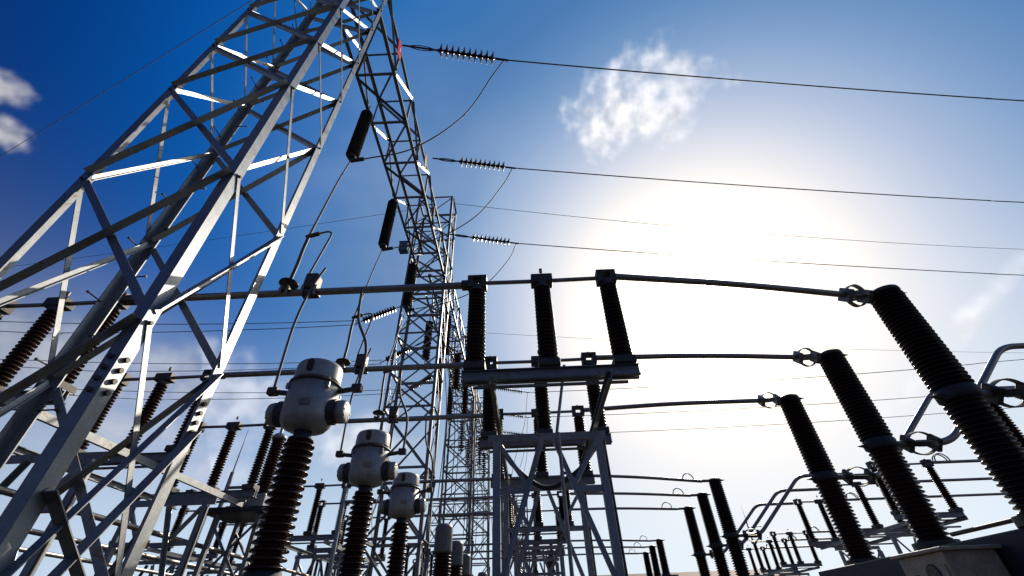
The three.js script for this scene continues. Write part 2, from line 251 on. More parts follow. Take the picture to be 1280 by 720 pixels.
function latticeBeam(label, z0, z1) {                        // runs along z between two columns
  const x0 = -3.92, x1 = -2.88, y0 = 11.3 + CY, y1 = 12.55 + CY, o = thing('lattice_girder', label, 'lattice girder', L3((x0 + x1) / 2, y0, (z0 + z1) / 2), 'gantry beams');
  const hx = (x1 - x0) / 2, H = y1 - y0, hl = Math.abs(z0 - z1) / 2, n = Math.round(hl * 2 / 1.25), c = 0.085, t = 0.01, st = hl * 2 / n;
  const K = [[-1, 0], [1, 0], [1, 1], [-1, 1]];
  for (const [sx, sy] of K) { const p = L3(sx * hx, sy * H, hl), q = L3(sx * hx, sy * H, -hl); const a = L3(-sx, 0, 0), b = L3(0, sy ? -1 : 1, 0); const zd = L3(0, 0, -1); const ok = new THREE.Vector3().crossVectors(zd, a).dot(b) > 0; angleBar('chord', p, q, ok ? a : b, c, t, M.steelDull, o); }
  const F = [[L3(0, -1, 0), 0, 1], [L3(1, 0, 0), 1, 2], [L3(0, 1, 0), 2, 3], [L3(-1, 0, 0), 3, 0]];
  for (const [nn, i, j] of F) for (let k = 0; k <= n; k++) {
    const z = hl - k * st, A = L3(K[i][0] * hx, K[i][1] * H, z), B = L3(K[j][0] * hx, K[j][1] * H, z), d = B.clone().sub(A).normalize(); A.addScaledVector(d, 0.03); B.addScaledVector(d, -0.03);
    if (k > 0 && k < n) brace(A, B, nn, 0.055, 0.006, false, M.steelDull, o, t + 0.002);
    if (k < n) { const e = L3(0, 0, -st + 0.06), s = L3(0, 0, -0.03); const [p0, p1] = k % 2 ? [A.clone().add(s), B.clone().add(e)] : [B.clone().add(s), A.clone().add(e)], climbs = Math.abs(nn.x) > 0.5 && p1.y > p0.y; brace(p0, p1, nn, climbs ? 0.07 : 0.055, 0.006, true, climbs ? M.steel : M.steelDull, o, t + 0.002, climbs ? 0.02 : 0.055, climbs ? 0.62 : 0); }  // climbing side diagonals rolled, in the brighter steel, to add sun glints
  }
  return o;
}
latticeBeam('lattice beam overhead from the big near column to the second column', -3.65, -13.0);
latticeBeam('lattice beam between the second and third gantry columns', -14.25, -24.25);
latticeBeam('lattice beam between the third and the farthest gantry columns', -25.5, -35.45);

// a lower cross gantry far behind, its two columns and its beam
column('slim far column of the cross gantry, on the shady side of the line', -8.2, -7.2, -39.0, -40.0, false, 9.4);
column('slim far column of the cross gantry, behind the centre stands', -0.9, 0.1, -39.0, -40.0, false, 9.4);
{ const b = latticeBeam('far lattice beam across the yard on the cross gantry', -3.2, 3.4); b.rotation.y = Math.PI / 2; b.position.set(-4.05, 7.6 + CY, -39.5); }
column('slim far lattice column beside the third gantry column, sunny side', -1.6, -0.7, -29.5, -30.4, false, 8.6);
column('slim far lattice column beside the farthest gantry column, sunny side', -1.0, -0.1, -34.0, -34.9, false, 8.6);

// coloured plates on the first beam
{
  const r = thing('phase_plate', 'small red plate with white stroke fixed on the overhead beam', 'phase plate', V(-2.78, 11.9, -4.63));
  part('plate', boxUV(0.02, 0.62, 0.24, 0.004), M.red, r).rotation.x = 0.2;
  const w = part('stroke', boxUV(0.006, 0.16, 0.035), M.white, r); w.position.set(0.014, 0.02, -0.02); w.rotation.x = 0.2;
  const y = thing('phase_plate', 'small ochre plate fixed on the overhead beam', 'phase plate', V(-2.78, 12.0, -8.1)); part('plate', boxUV(0.02, 0.6, 0.22, 0.004), M.yellow, y).rotation.x = 0.2;
  const b = thing('equipment_box', 'small blue grey box hung beside the third hanging insulator', 'box', V(-4.30, 11.75, -11.75)); part('case', boxUV(0.34, 0.42, 0.28, 0.02), M.blueGrey, b); part('lid', boxUV(0.38, 0.03, 0.32, 0.008), M.steelDull, b).position.set(0, 0.225, 0); part('bracket', boxUV(0.30, 0.04, 0.05), M.steel, b).position.set(0.25, 0.1, 0);
}

// ---------------------------------------------------------------- line strings and overhead conductors
const discGeo = lathe([[0.001, 0.06], [0.03, 0.06], [0.036, 0.03], [0.05, 0.022], [0.125, -0.006], [0.128, -0.014], [0.10, -0.014], [0.09, -0.024], [0.07, -0.014], [0.05, -0.026], [0.03, -0.02], [0.014, -0.05], [0.001, -0.05]], 18);
function discString(label, a, b, n, scale, group, mat = M.porcelain) {
  const o = thing('insulator_string', label, 'insulator string', a, group), d = b.clone().sub(a), len = d.length(); d.normalize();
  const q = new THREE.Quaternion().setFromUnitVectors(L3(0, -1, 0), d), pitch = 0.108 * scale, body = n * pitch, s0 = Math.max(0.12, (len - body) * 0.8);
  const loc = (t) => d.clone().multiplyScalar(t);
  part('link', cylBetween(loc(0), loc(s0), 0.018 * scale, 8), M.fitting, o);
  if (s0 > 0.3) { const x = new THREE.Vector3().crossVectors(d, L3(0, 1, 0)).normalize().multiplyScalar(0.05); part('yoke', pathGeo([loc(s0 * 0.15), loc(s0 * 0.4).add(x), loc(s0 * 0.7).add(x), loc(s0 * 0.95)], 0.012, 16, 6), M.fitting, o); part('yoke', pathGeo([loc(s0 * 0.15), loc(s0 * 0.4).sub(x), loc(s0 * 0.7).sub(x), loc(s0 * 0.95)], 0.012, 16, 6), M.fitting, o); }
  for (let i = 0; i < n; i++) { const m = part('disc', discGeo, mat, o); m.scale.setScalar(scale); m.quaternion.copy(q); m.position.copy(loc(s0 + (i + 0.5) * pitch)); }
  part('end_clamp', cylBetween(loc(s0 + body), loc(len + 0.12), 0.022 * scale, 8), M.fitting, o);
  return o;
}
const zRow = ['nearest the big column', 'in the middle of the beam', 'nearest the second column'];
const lineA = [[V(-2.84, 12.60, -4.80), V(-0.08, 12.40, -5.23), V(15.96, 12.40, -7.21), V(31, 13.0, -9.1)], [V(-2.66, 12.62, -8.40), V(0.02, 12.40, -8.78), V(19.70, 12.40, -11.44), V(38, 13, -13.9)], [V(-2.66, 12.62, -11.95), V(0.05, 12.40, -12.42), V(23.76, 12.40, -16.03), V(45, 13, -19.3)]];
lineA.forEach(([a, b, c, e], i) => {
  discString(`dark disc insulator string pulling off the first beam, ${zRow[i]}`, a, b, 10, 1.46, 'strings on the sunny side of the first beam');
  solo('line_conductor', `overhead line conductor leaving the string ${zRow[i]}`, 'conductor', pathGeo([...sagPts(b, c, 0.12, 16), e], 0.019, 60, 6), M.cable, 'line conductors');
});
// hanging long insulators on the other side of the beam and their droppers
const hangBody = shedGeo(1.95, 0.105, 0.105, 0.160, 0.160, 27, 20);
const hang = [[-3.86, -5.92], [-3.93, -8.98], [-3.94, -12.05]], hangTop = 11.15;
const rows1 = [-3.87, -5.78, -7.75], zRow1 = ['first row of the near bay', 'second row of the near bay', 'third row of the near bay'];
hang.forEach(([x, z], i) => {
  const o = thing('hanging_insulator', `fat black ribbed insulator hanging under the first beam, ${zRow[i]}`, 'insulator', V(x, hangTop - 2.05, z), 'insulators hanging under the first beam');
  part('body', hangBody, M.polymer, o).position.y = 0.05; part('end_cap', disk(0.10, 0.09), M.fitting, o); part('end_cap', disk(0.10, 0.09), M.fitting, o).position.y = 2.04;
  part('hanger', cylBetween(L3(0, 2.08, 0), L3(0, 2.42, 0), 0.02, 8), M.fitting, o); part('bottom_clamp', cylBetween(L3(-0.02, -0.16, 0), L3(0.32, -0.10, 0), 0.05, 8), M.fitting, o); part('eye', cylBetween(L3(0, 0, 0), L3(0, -0.2, 0), 0.025, 8), M.fitting, o);
  const b = lineA[i][1], end = V(x + 0.3, hangTop - 2.16, z);
  solo('jumper_cable', `drooping jumper from the line string to the hanging insulator ${zRow[i]}`, 'cable', pathGeo([b.clone().add(L3(0, -0.04, 0)), V(b.x - 0.32, 11.55, b.z - 0.03), V(-1.15, 10.15, (b.z + z) / 2), V(-2.35, 9.2, z + 0.1), end], 0.017, 50, 6), M.cable, 'jumper loops under the first beam');
  const zr = rows1[i], fit = V(-2.79, 4.28, zr - 0.1);
  solo('dropper_conductor', `dropper from the hanging insulator ${zRow[i]} to the bus tube`, 'conductor', pathGeo([V(x, hangTop - 2.24, z), V((x * 0.62 - 2.79 * 0.38), 7.1, z * 0.62 + zr * 0.38), fit], 0.018, 30, 6), M.cable, 'droppers to the bus tubes');
});
// far strings and conductors
const farName = ['first', 'second', 'third'];
[[-4.2, -14.45, -7.0, -15.2], [-4.2, -17.5, -6.9, -18.7], [-4.2, -20.8, -6.4, -22.0]].forEach(([x, z, x2, z2], i) => {
  const a = V(x, 11.3, z), b = V(x2, 10.75, z2); discString(`disc string on the shady side of the second beam, ${farName[i]} from its near column`, a, b, 12, 1.2, 'strings on the shady side of the second beam');
  for (const s of [-1, 1]) solo('twin_conductor', `${s < 0 ? 'lower' : 'upper'} of the paired conductors from the ${farName[i]} shady side string`, 'conductor', pathGeo([...sagPts(b.clone().add(L3(0, 0.11 * s, 0)), V(-21.4, 10.9 + 0.14 * s, z2 + 0.5 + 0.2 * s), 0.15, 12), V(-40, 12.4, z2 + 1)], 0.017, 40, 5), M.cable, `paired conductors of the ${farName[i]} shady side string`);
});
[[-24.1, 29.4, -23.2], [-28.0, 33.2, -27.4], [-31.4, 36, -30.6]].forEach(([z, x2, z2], i) => {
  const a = V(-2.8, 11.9, z + 0.1), b = V(0.38, 11.5, z - 0.35); discString(`small far disc string on the sunny side beyond the second beam, ${farName[i]}`, a, b, 13, 1.2, 'far strings on the sunny side');
  solo('far_conductor', `far line conductor from the ${farName[i]} far sunny side string`, 'conductor', pathGeo([...sagPts(b, V(x2, 11.7, z2), 0.25, 14), V(x2 + 25, 12.6, z2 + 0.4)], 0.020, 40, 5), M.cable, 'far line conductors');
  solo('far_jumper', `thin jumper hanging from the ${farName[i]} far sunny side string`, 'cable', pathGeo([b.clone(), V(0.1, 9.4, z), V(-0.6, 7.0, z + 0.2), V(-1.1, 4.2, z + 0.4)], 0.014, 24, 5), M.cable, 'far jumpers');
});
[[-14.9, 'second'], [-18.1, 'second'], [-21.3, 'second'], [-26.2, 'third'], [-29.5, 'third'], [-32.8, 'third']].forEach(([z, k], i) => {
  for (const [x, w] of [[-3.0, 'sunny'], [-3.86, 'shady']]) discString(`reddish disc string hanging under the ${k} beam, ${w} side, ${farName[i % 3]} along it`, V(x, 11.22, z - (x < -3.5 ? 0.4 : 0)), V(x, 8.7, z - (x < -3.5 ? 0.4 : 0)), 13, 1.35, `strings hanging under the ${k} beam, ${w} side`, M.redPorcelain);
  for (const dx of [0, 0.3]) solo('down_lead', `${dx ? 'outer' : 'inner'} slack down lead under the ${k} beam, ${farName[i % 3]} along it`, 'cable', pathGeo([V(-3.0 + dx * 0.2, 8.6, z), V(-2.7 + dx, 6.0, z + 0.3), V(-2.75 + dx * 1.4, 3.3, z + 0.5)], 0.016, 20, 5), M.cable, `down leads under the ${k} beam`);
});
solo('static_wire', 'thin ground wire from the top of the big near column', 'wire', pathGeo(sagPts(V(-4.5, 16.35, -3.2), V(-40, 16.6, -16.8), 0.3), 0.011, 40, 5), M.cable);
solo('static_wire', 'thin ground wire from the second column running towards the shady side', 'wire', pathGeo(sagPts(V(-4.5, 16.4, -13.7), V(-40, 16.4, -17.6), 0.3), 0.010, 40, 5), M.cable);
solo('static_wire', 'thin ground wire from the second column running towards the sun', 'wire', pathGeo(sagPts(V(-2.85, 16.5, -13.6), V(42, 18, -21.5), 0.8), 0.012, 40, 5), M.cable);
solo('static_wire', 'thin ground wire high above the far conductors', 'wire', pathGeo(sagPts(V(-2.85, 16.4, -25), V(60, 17, -34), 0.6), 0.012, 40, 5), M.cable);

// ---------------------------------------------------------------- disconnect switches
const postSlim = shedGeo(0.98, 0.056, 0.052, 0.088, 0.082, 21, 16), postGeo = shedGeo(0.98, 0.068, 0.062, 0.105, 0.096, 21, 18), postFar = shedGeo(0.98, 0.068, 0.062, 0.105, 0.096, 21, 10);
function headGeo(w) { return mergeGeometries([boxAt(-w * 0.36, 0.07, 0, w * 0.28, 0.17, 0.12), boxAt(w * 0.36, 0.07, 0, w * 0.28, 0.17, 0.12), boxAt(0, 0.137, 0, w * 0.44, 0.036, 0.12), boxAt(0, 0.003, 0, w * 0.44, 0.036, 0.12)]); }
const headA = headGeo(0.22), headB = boxUV(0.25, 0.12, 0.15, 0.012);
function disconnector(label, x0, pitch, z, far, extra = 0, group) {     // three posts on one base beam, blade tubes between their heads
  const o = thing('disconnect_switch', label, 'disconnect switch', V(x0 + pitch, 2.0, z), group);
  part('base_beam', mergeGeometries([channelGeo(L3(-pitch - 0.13 - extra, 0, 0.02), L3(pitch + 0.13, 0, 0.02), 0.04, 0.115, 0.010, -1), channelGeo(L3(-pitch - 0.13 - extra, 0, -0.02), L3(pitch + 0.13, 0, -0.02), 0.04, 0.115, 0.010, 1)].map(g => { return g; })), M.steelDull, o);
  [-1, 0, 1].forEach((k) => {
    part('foot', boxUV(0.22, 0.08, 0.2, 0.01), M.fitting, o).position.set(k * pitch, 0.10, 0);
    const p = part('post_insulator', x0 < -3 ? postSlim : far ? postFar : postGeo, anyPorcelain(), o); p.rotation.set((rnd() - 0.5) * 0.012, rnd() * 6, (rnd() - 0.5) * 0.012); p.position.set(k * pitch, 0.13, 0); part('cap', disk(0.075, 0.06, 16), M.fitting, p).position.y = 1.0;
    const h = part('terminal_head', k ? headA : headB, M.fitting, o); h.position.set(k * pitch, k ? 1.155 : 1.22, 0);
    part('bolt', disk(0.02, 0.05, 8), M.clamp, h).position.set(0, 0.16, 0.0);
  });
  for (const s of [-1, 1]) part('blade', cylBetween(L3(s * 0.11, 1.22, 0), L3(s * (pitch - 0.10), 1.225, 0), 0.025, 12), M.tube, o);
  part('drive_rod', cylBetween(L3(-pitch, -0.11, 0.0), L3(pitch, -0.11, 0.0), 0.018, 8), M.steelDull, o);
  return o;
}
function stand(label, x0, x1, zs, h, rx, rz0, rz1, rh) {      // a switch stand: braced portal frames and two rails along them
  const zc = (zs[0] + zs[1]) / 2, xc = (x0 + x1) / 2, st = thing('switch_stand', label, 'switch stand', L3(xc, 0, zc), 'switch stands'), hw = (x1 - x0) / 2, top = h + CY, s = 0.055, n = L3(0, 0, 1);
  for (const z of zs) {
    const o = new THREE.Group(); o.name = 'portal'; o.position.z = z - zc; st.add(o);
    for (const k of [-1, 1]) { part('leg', beamBox(L3(k * (hw + 0.02), 0.05, 0), L3(k * hw, top - 0.06, 0), 0.08, 0.075), M.steel, o); part('base_plate', boxUV(0.26, 0.03, 0.26), M.steelDull, o).position.set(k * (hw + 0.02), 0.07, 0); part('footing', boxUV(0.5, 0.14, 0.5, 0.02), M.concrete, o).position.set(k * (hw + 0.02), -0.01, 0); }
    part('cross_beam', channelGeo(L3(-hw - 0.1, top, -0.05), L3(hw + 0.1, top, -0.05), 0.05, 0.085, 0.010, 1), M.steel, o);
    for (const k of [-1, 1]) {
      brace(L3(k * 0.07, top - 0.08, 0.055), L3(k * (hw - 0.02), CY + 0.30, 0.055), n, s, 0.007, true, M.steel, o, 0.01);
      brace(L3(k * (hw - 0.03), top - 0.10, 0.055), L3(k * hw * 0.40, CY + 1.18, 0.055), n, s * 0.85, 0.007, false, M.steel, o, 0.01);
      brace(L3(k * (hw - 0.02), CY + 1.16, 0.055), L3(k * hw * 0.42, CY + 1.16, 0.055), n, 0.06, 0.007, false, M.steel, o, 0.03);
      brace(L3(k * 0.05, CY - 0.5, 0.055), L3(k * (hw - 0.02), CY + 0.26, 0.055), n, s * 0.85, 0.007, true, M.steel, o, 0.01);
    }
  }
  part('operating_rod', cylBetween(L3(0.12, 1.25, zs[0] - zc + 0.12), L3(0.12, top - 0.02, zs[0] - zc + 0.12), 0.02, 10), M.tube, st); part('drive_box', boxAt(0.12, 1.1, zs[0] - zc + 0.16, 0.3, 0.42, 0.22, 0.015), M.cream, st);
  for (const z of zs) part('conduit', cylBetween(L3(hw + 0.075, 0.1, z - zc + 0.03), L3(hw + 0.055, top - 0.1, z - zc + 0.03), 0.014, 8), M.fitting, st);
  rx.forEach((x, i) => part('rail', channelGeo(L3(x - xc, rh + CY, rz0 - zc), L3(x - xc, rh + CY, rz1 - zc), 0.045, 0.085, 0.008, i ? 1 : -1), M.steelDull, st));
  return st;
}

const rowWord = ['first', 'second', 'third'];
const bays = [
  { word: 'near bay', bus: rows1, pole: [[4.60, -4.38], [4.76, -5.93], [4.86, -7.5]], far: false },
  { word: 'second bay', bus: [-12.0, -13.95, -16.1], pole: [[5.30, -12.9], [5.45, -14.52], [5.55, -16.38]], far: true },
  { word: 'third bay', bus: [-22.5, -24.65, -27.2], pole: [[6.09, -23.0], [6.17, -24.9], [6.31, -27.1]], far: true },
];
const rightX = [[8.45, 0.72], [9.25, 0.72], [11.2, 0.75]];
bays.forEach((B, bi) => {
  const far = B.far, grp = `switches of the ${B.word}`;
  B.bus.forEach((z, ri) => {
    const w = `${rowWord[ri]} row of the ${B.word}`;
    const c = disconnector(`disconnect switch between gantry and breaker poles, ${w}`, -0.46, 0.755, z, far, 0, grp);
    if (bi === 0 && ri === 1) part('earthing_blade', cylBetween(L3(0.12, -0.1, 0.10), L3(0.36, 1.08, 0.10), 0.022, 10), M.tube, c);
    disconnector(`disconnect switch on the gantry's shady side, ${w}`, -6.2, 0.71, z - 0.04, far, 0, grp);
    if (bi > 0) disconnector(`disconnect switch in the outer group beyond the low tubes, ${w}`, -10.6, 0.71, z - 0.3, far, 0, grp);
    if (bi > 0 || ri === 2) disconnector(`disconnect switch behind the breaker poles, ${w}`, rightX[bi][0], rightX[bi][1], z - (bi ? 0.15 : -0.15), far, 0, grp);
    if (bi) {
      const xr = rightX[bi][0] + 2 * rightX[bi][1], zr = z - 0.15, q = thing('outgoing_tube', `tube leaving the switch behind the breakers, ${w}`, 'bus tube', V(xr, 3.2, zr), `outgoing tubes of the ${B.word}`);
      part('tube', cylBetween(L3(0.1, 0.04, 0), L3(7, 0.04, 0), 0.04, 12), M.tube, q); for (const dz of [-0.04, 0.04]) part('horn_loop', new THREE.TorusGeometry(0.19, 0.016, 8, 24, Math.PI), M.tube, q).position.set(0.42, 0.06, dz);
    }
    // bus tube from the shady side switch to the centre switch
    const t = thing('bus_tube', `long aluminium bus tube passing the gantry, ${w}`, 'bus tube', V(-2.6, 3.2, z - 0.02), `bus tubes of the ${B.word}`);
    part('tube', cylBetween(L3(-2.08, 0.02, 0), L3(2.0, 0.02, 0), 0.043, 16), M.tube, t);
    for (const s of [-1, 1]) part('end_clamp', boxUV(0.2, 0.09, 0.11, 0.015), M.fitting, t).position.set(s * 2.05, 0.02, 0);
    // tube from the centre switch to the breaker pole
    const [px, pz] = B.pole[ri], zb = z, t2 = thing('breaker_tube', `tube from centre switch to breaker pole, ${w}`, 'bus tube', V(1.05, 3.2, zb), `breaker tubes of the ${B.word}`);
    const e = L3(px - 1.05 - 0.36, bi ? -0.02 : -0.02, pz - zb), a = L3(0.1, 0.04, 0);
    part('tube', pathGeo([a, a.clone().lerp(e, 0.5).add(L3(0, 0.03, 0)), e], 0.04, 30, 14), M.tube, t2);
    const dir = e.clone().sub(a).normalize(), yaw = Math.atan2(-dir.z, dir.x);
    if (bi === 0) {
      const c2 = new THREE.Group(); c2.name = 'expansion_connector'; t2.add(c2); c2.position.copy(e); c2.rotation.y = yaw;
      for (const x of [-0.13, 0.14]) part('clamp_block', boxUV(0.06, 0.17, 0.17, 0.012), M.clamp, c2).position.set(x, 0, 0).setY(0), c2.children[c2.children.length - 1].rotation.x = 0.78;
      for (let k = 0; k < 4; k++) {
        const sh = new THREE.Shape(); const R = []; for (let i = 0; i <= 10; i++) { const u = i / 10; R.push([-0.13 + 0.27 * u, 0.06 + 0.085 * Math.pow(Math.sin(Math.PI * u), 0.8)]); }
        sh.moveTo(...R[0]); R.slice(1).forEach(p => sh.lineTo(...p)); R.slice().reverse().forEach(([x, y]) => sh.lineTo(x, y - 0.014));
        const g = new THREE.ExtrudeGeometry(sh, { depth: 0.06, bevelEnabled: false }); g.translate(0, 0, -0.03); g.rotateX(k * Math.PI / 2 + 0.35); part('strap', g, M.clamp, c2);
      }
      part('terminal_bar', cylBetween(L3(0.12, 0, 0), L3(0.32, 0.01, 0), 0.035, 10), M.clamp, c2);
    } else {
      const m = part('horn_loop', new THREE.TorusGeometry(0.17, 0.015, 8, 24, Math.PI * 1.05), M.tube, t2); m.position.copy(e).add(L3(-0.35, 0.05, 0)); m.rotation.y = yaw; part('terminal_bar', cylBetween(e.clone(), e.clone().add(L3(0.34, 0.0, 0)), 0.03, 8), M.clamp, t2);
    }
  });
  const z0 = B.bus[0] + 0.2, z1 = B.bus[2] - 0.2, zA = B.bus[0] - 0.95, zB = B.bus[2] + 0.75;
  stand(`braced steel stand carrying the centre switches of the ${B.word}`, -0.30, 0.84, [zA, zB], 1.74, [-0.30, 0.86], z0, z1, 1.87);
  stand(`braced steel stand carrying the shady side switches of the ${B.word}`, -6.05, -4.9, [zA, zB], 1.73, [-6.05, -4.88], z0 + 0.2, z1 + 0.05, 1.86);
  if (bi) { const rx = rightX[bi][0]; stand(`braced steel stand of the outer switch group, ${B.word}`, -10.45, -9.3, [zA, zB], 1.73, [-10.45, -9.3], z0, z1, 1.86); stand(`braced steel stand behind the breaker poles of the ${B.word}`, rx + 0.15, rx + 1.3, [zA, zB], 1.74, [rx + 0.14, rx + 1.3], z0, z1, 1.87); }
});

// ---------------------------------------------------------------- breaker poles
const poleUp = shedGeo(1.24, 0.145, 0.132, 0.192, 0.174, 26, 28), poleLow = shedGeo(1.06, 0.135, 0.135, 0.178, 0.178, 21, 28), poleUpF = shedGeo(1.24, 0.145, 0.135, 0.188, 0.172, 24, 14), poleLowF = shedGeo(1.06, 0.135, 0.135, 0.176, 0.176, 19, 14);
bays.forEach((B, bi) => B.pole.forEach(([x, z], ri) => {
  const w = `${rowWord[ri]} row of the ${B.word}`, far = B.far, o = thing('breaker_pole', `dark ribbed two-stage circuit breaker pole, ${w}`, 'breaker pole', V(x, 0.62, z), `breaker poles of the ${B.word}`);
  part('lower_flange', disk(0.23, 0.08), M.fitting, o).position.y = 0.04;
  part('lower_insulator', far ? poleLowF : poleLow, anyPorcelain(), o).position.y = 0.08;
  const f = part('middle_flange', lathe([[0.001, 0], [0.15, 0], [0.188, 0.03], [0.192, 0.11], [0.16, 0.15], [0.001, 0.15]]), M.frameBlue, o); f.position.y = 1.14;
  part('fin', new THREE.ConeGeometry(0.035, 0.14, 8).rotateZ(Math.PI / 2), M.fitting, f).position.set(-0.25, 0.06, 0);
  part('upper_insulator', far ? poleUpF : poleUp, anyPorcelain(), o).position.y = 1.29;
  const c = part('top_cap', lathe([[0.001, 0], [0.15, 0], [0.172, 0.025], [0.165, 0.06], [0.10, 0.095], [0.001, 0.10]]), M.fitting, o); c.position.y = 2.53;
  part('fin', new THREE.ConeGeometry(0.04, 0.16, 8).rotateZ(-Math.PI / 2), M.fitting, c).position.set(0.22, 0.04, 0);
  part('terminal_pad', boxUV(0.2, 0.05, 0.09, 0.01), M.clamp, c).position.set(-0.24, 0.04, 0);
  part('side_terminal', cylBetween(L3(0.2, 1.21, 0), L3(0.52, 1.21, 0), 0.04, 10), M.clamp, o);
}));
// tubes rising from the breaker middle flanges
bays.forEach((B, bi) => B.pole.forEach(([x, z], ri) => {
  if (bi === 2) return;
  const h = 1.83, up = 3.22, x1 = x + 0.50, x2 = bi ? x + 0.75 : x + 0.95, x3 = bi ? x + 2.35 : x + 2.62, x4 = bi ? rightX[1][0] - 0.1 : x + 4.2;
  const o = thing('bent_tube', `bent tube climbing from the breaker, ${rowWord[ri]} row of the ${B.word}`, 'bus tube', V(x, h, z), `bent tubes of the ${B.word}`);
  part('tube', bentGeo([L3(x1 - x, 0, 0), L3(x2 - x, 0, 0), L3(x3 - x, up - h, 0), L3(x4 - x, up - h, 0)], 0.045, 0.22), M.tube, o);
  for (const xx of [0.36, 0.72]) { const m = part('clamp_block', boxUV(0.06, 0.18, 0.18, 0.012), M.fitting, o); m.position.set(xx, 0, 0); m.rotation.x = 0.78; }
  for (let k = 0; k < 4; k++) {
    const sh = new THREE.Shape(), R = []; for (let i = 0; i <= 10; i++) { const u = i / 10; R.push([0.36 + 0.36 * u, 0.07 + 0.08 * Math.pow(Math.sin(Math.PI * u), 0.8)]); }
    sh.moveTo(...R[0]); R.slice(1).forEach(p => sh.lineTo(...p)); R.slice().reverse().forEach(([a, b]) => sh.lineTo(a, b - 0.014));
    const g = new THREE.ExtrudeGeometry(sh, { depth: 0.06, bevelEnabled: false }); g.translate(0, 0, -0.03); g.rotateX(k * Math.PI / 2 + 0.35); part('strap', g, M.fitting, o);
  }
}));
bays.forEach((B, bi) => {
  const p = B.pole, xc = (p[0][0] + p[2][0]) / 2, z0 = p[0][1] + 0.75, z1 = p[2][1] - 0.5, o = thing('breaker_stand', `dark painted steel stand under the breaker poles of the ${B.word}`, 'breaker stand', L3(xc, 0, (z0 + z1) / 2), 'breaker stands'), hl = (z0 - z1) / 2;
  part('main_beam', boxAt(0, CY + 0.38, 0, 0.62, 0.47, hl * 2, 0.02), M.frameBlue, o);
  for (const s of [-1, 1]) for (const k of [-1, 1]) part('leg', boxAt(k * 0.22, (CY + 0.14) / 2, s * (hl - 0.5), 0.14, CY + 0.14, 0.14, 0.01), M.frameBlue, o);
  part('conduit', cylBetween(L3(-0.25, CY + 0.69, hl - 0.1), L3(-0.25, CY + 0.69, 0.5), 0.02, 8), M.fitting, o);
  const c = thing('mechanism_cabinet', `cream operating cabinet with two round gauges on the breaker stand of the ${B.word}`, 'cabinet', L3(xc - 0.60, CY - 0.60, p[0][1] - 0.75), 'mechanism cabinets');
  part('case', boxAt(0, 0.55, 0, 0.50, 1.10, 0.62, 0.015), M.cream, c); part('lid', boxAt(0, 1.115, 0, 0.58, 0.03, 0.72, 0.008), M.cream, c);
  for (const [dz, y] of [[0.10, 0.93], [-0.13, 0.86]]) { const g = part('gauge', disk(0.075, 0.02, 24), M.glass, c); g.rotation.z = Math.PI / 2; g.position.set(-0.266, y, dz); const rim = part('rim', new THREE.TorusGeometry(0.075, 0.011, 8, 28), M.fitting, g); rim.rotation.x = Math.PI / 2; }
  part('door', boxAt(-0.256, 0.52, 0, 0.014, 0.96, 0.54, 0.004), M.cream, c); for (const y of [0.2, 0.62]) part('hinge', boxAt(-0.262, y, 0.275, 0.02, 0.09, 0.03, 0.004), M.fitting, c); part('front_panel', boxAt(0, 0.52, 0.315, 0.40, 0.92, 0.012, 0.003), M.cream, c);
  part('handle', cylBetween(L3(-0.27, 0.4, -0.1), L3(-0.27, 0.55, -0.1), 0.012, 8), M.fitting, c);
});

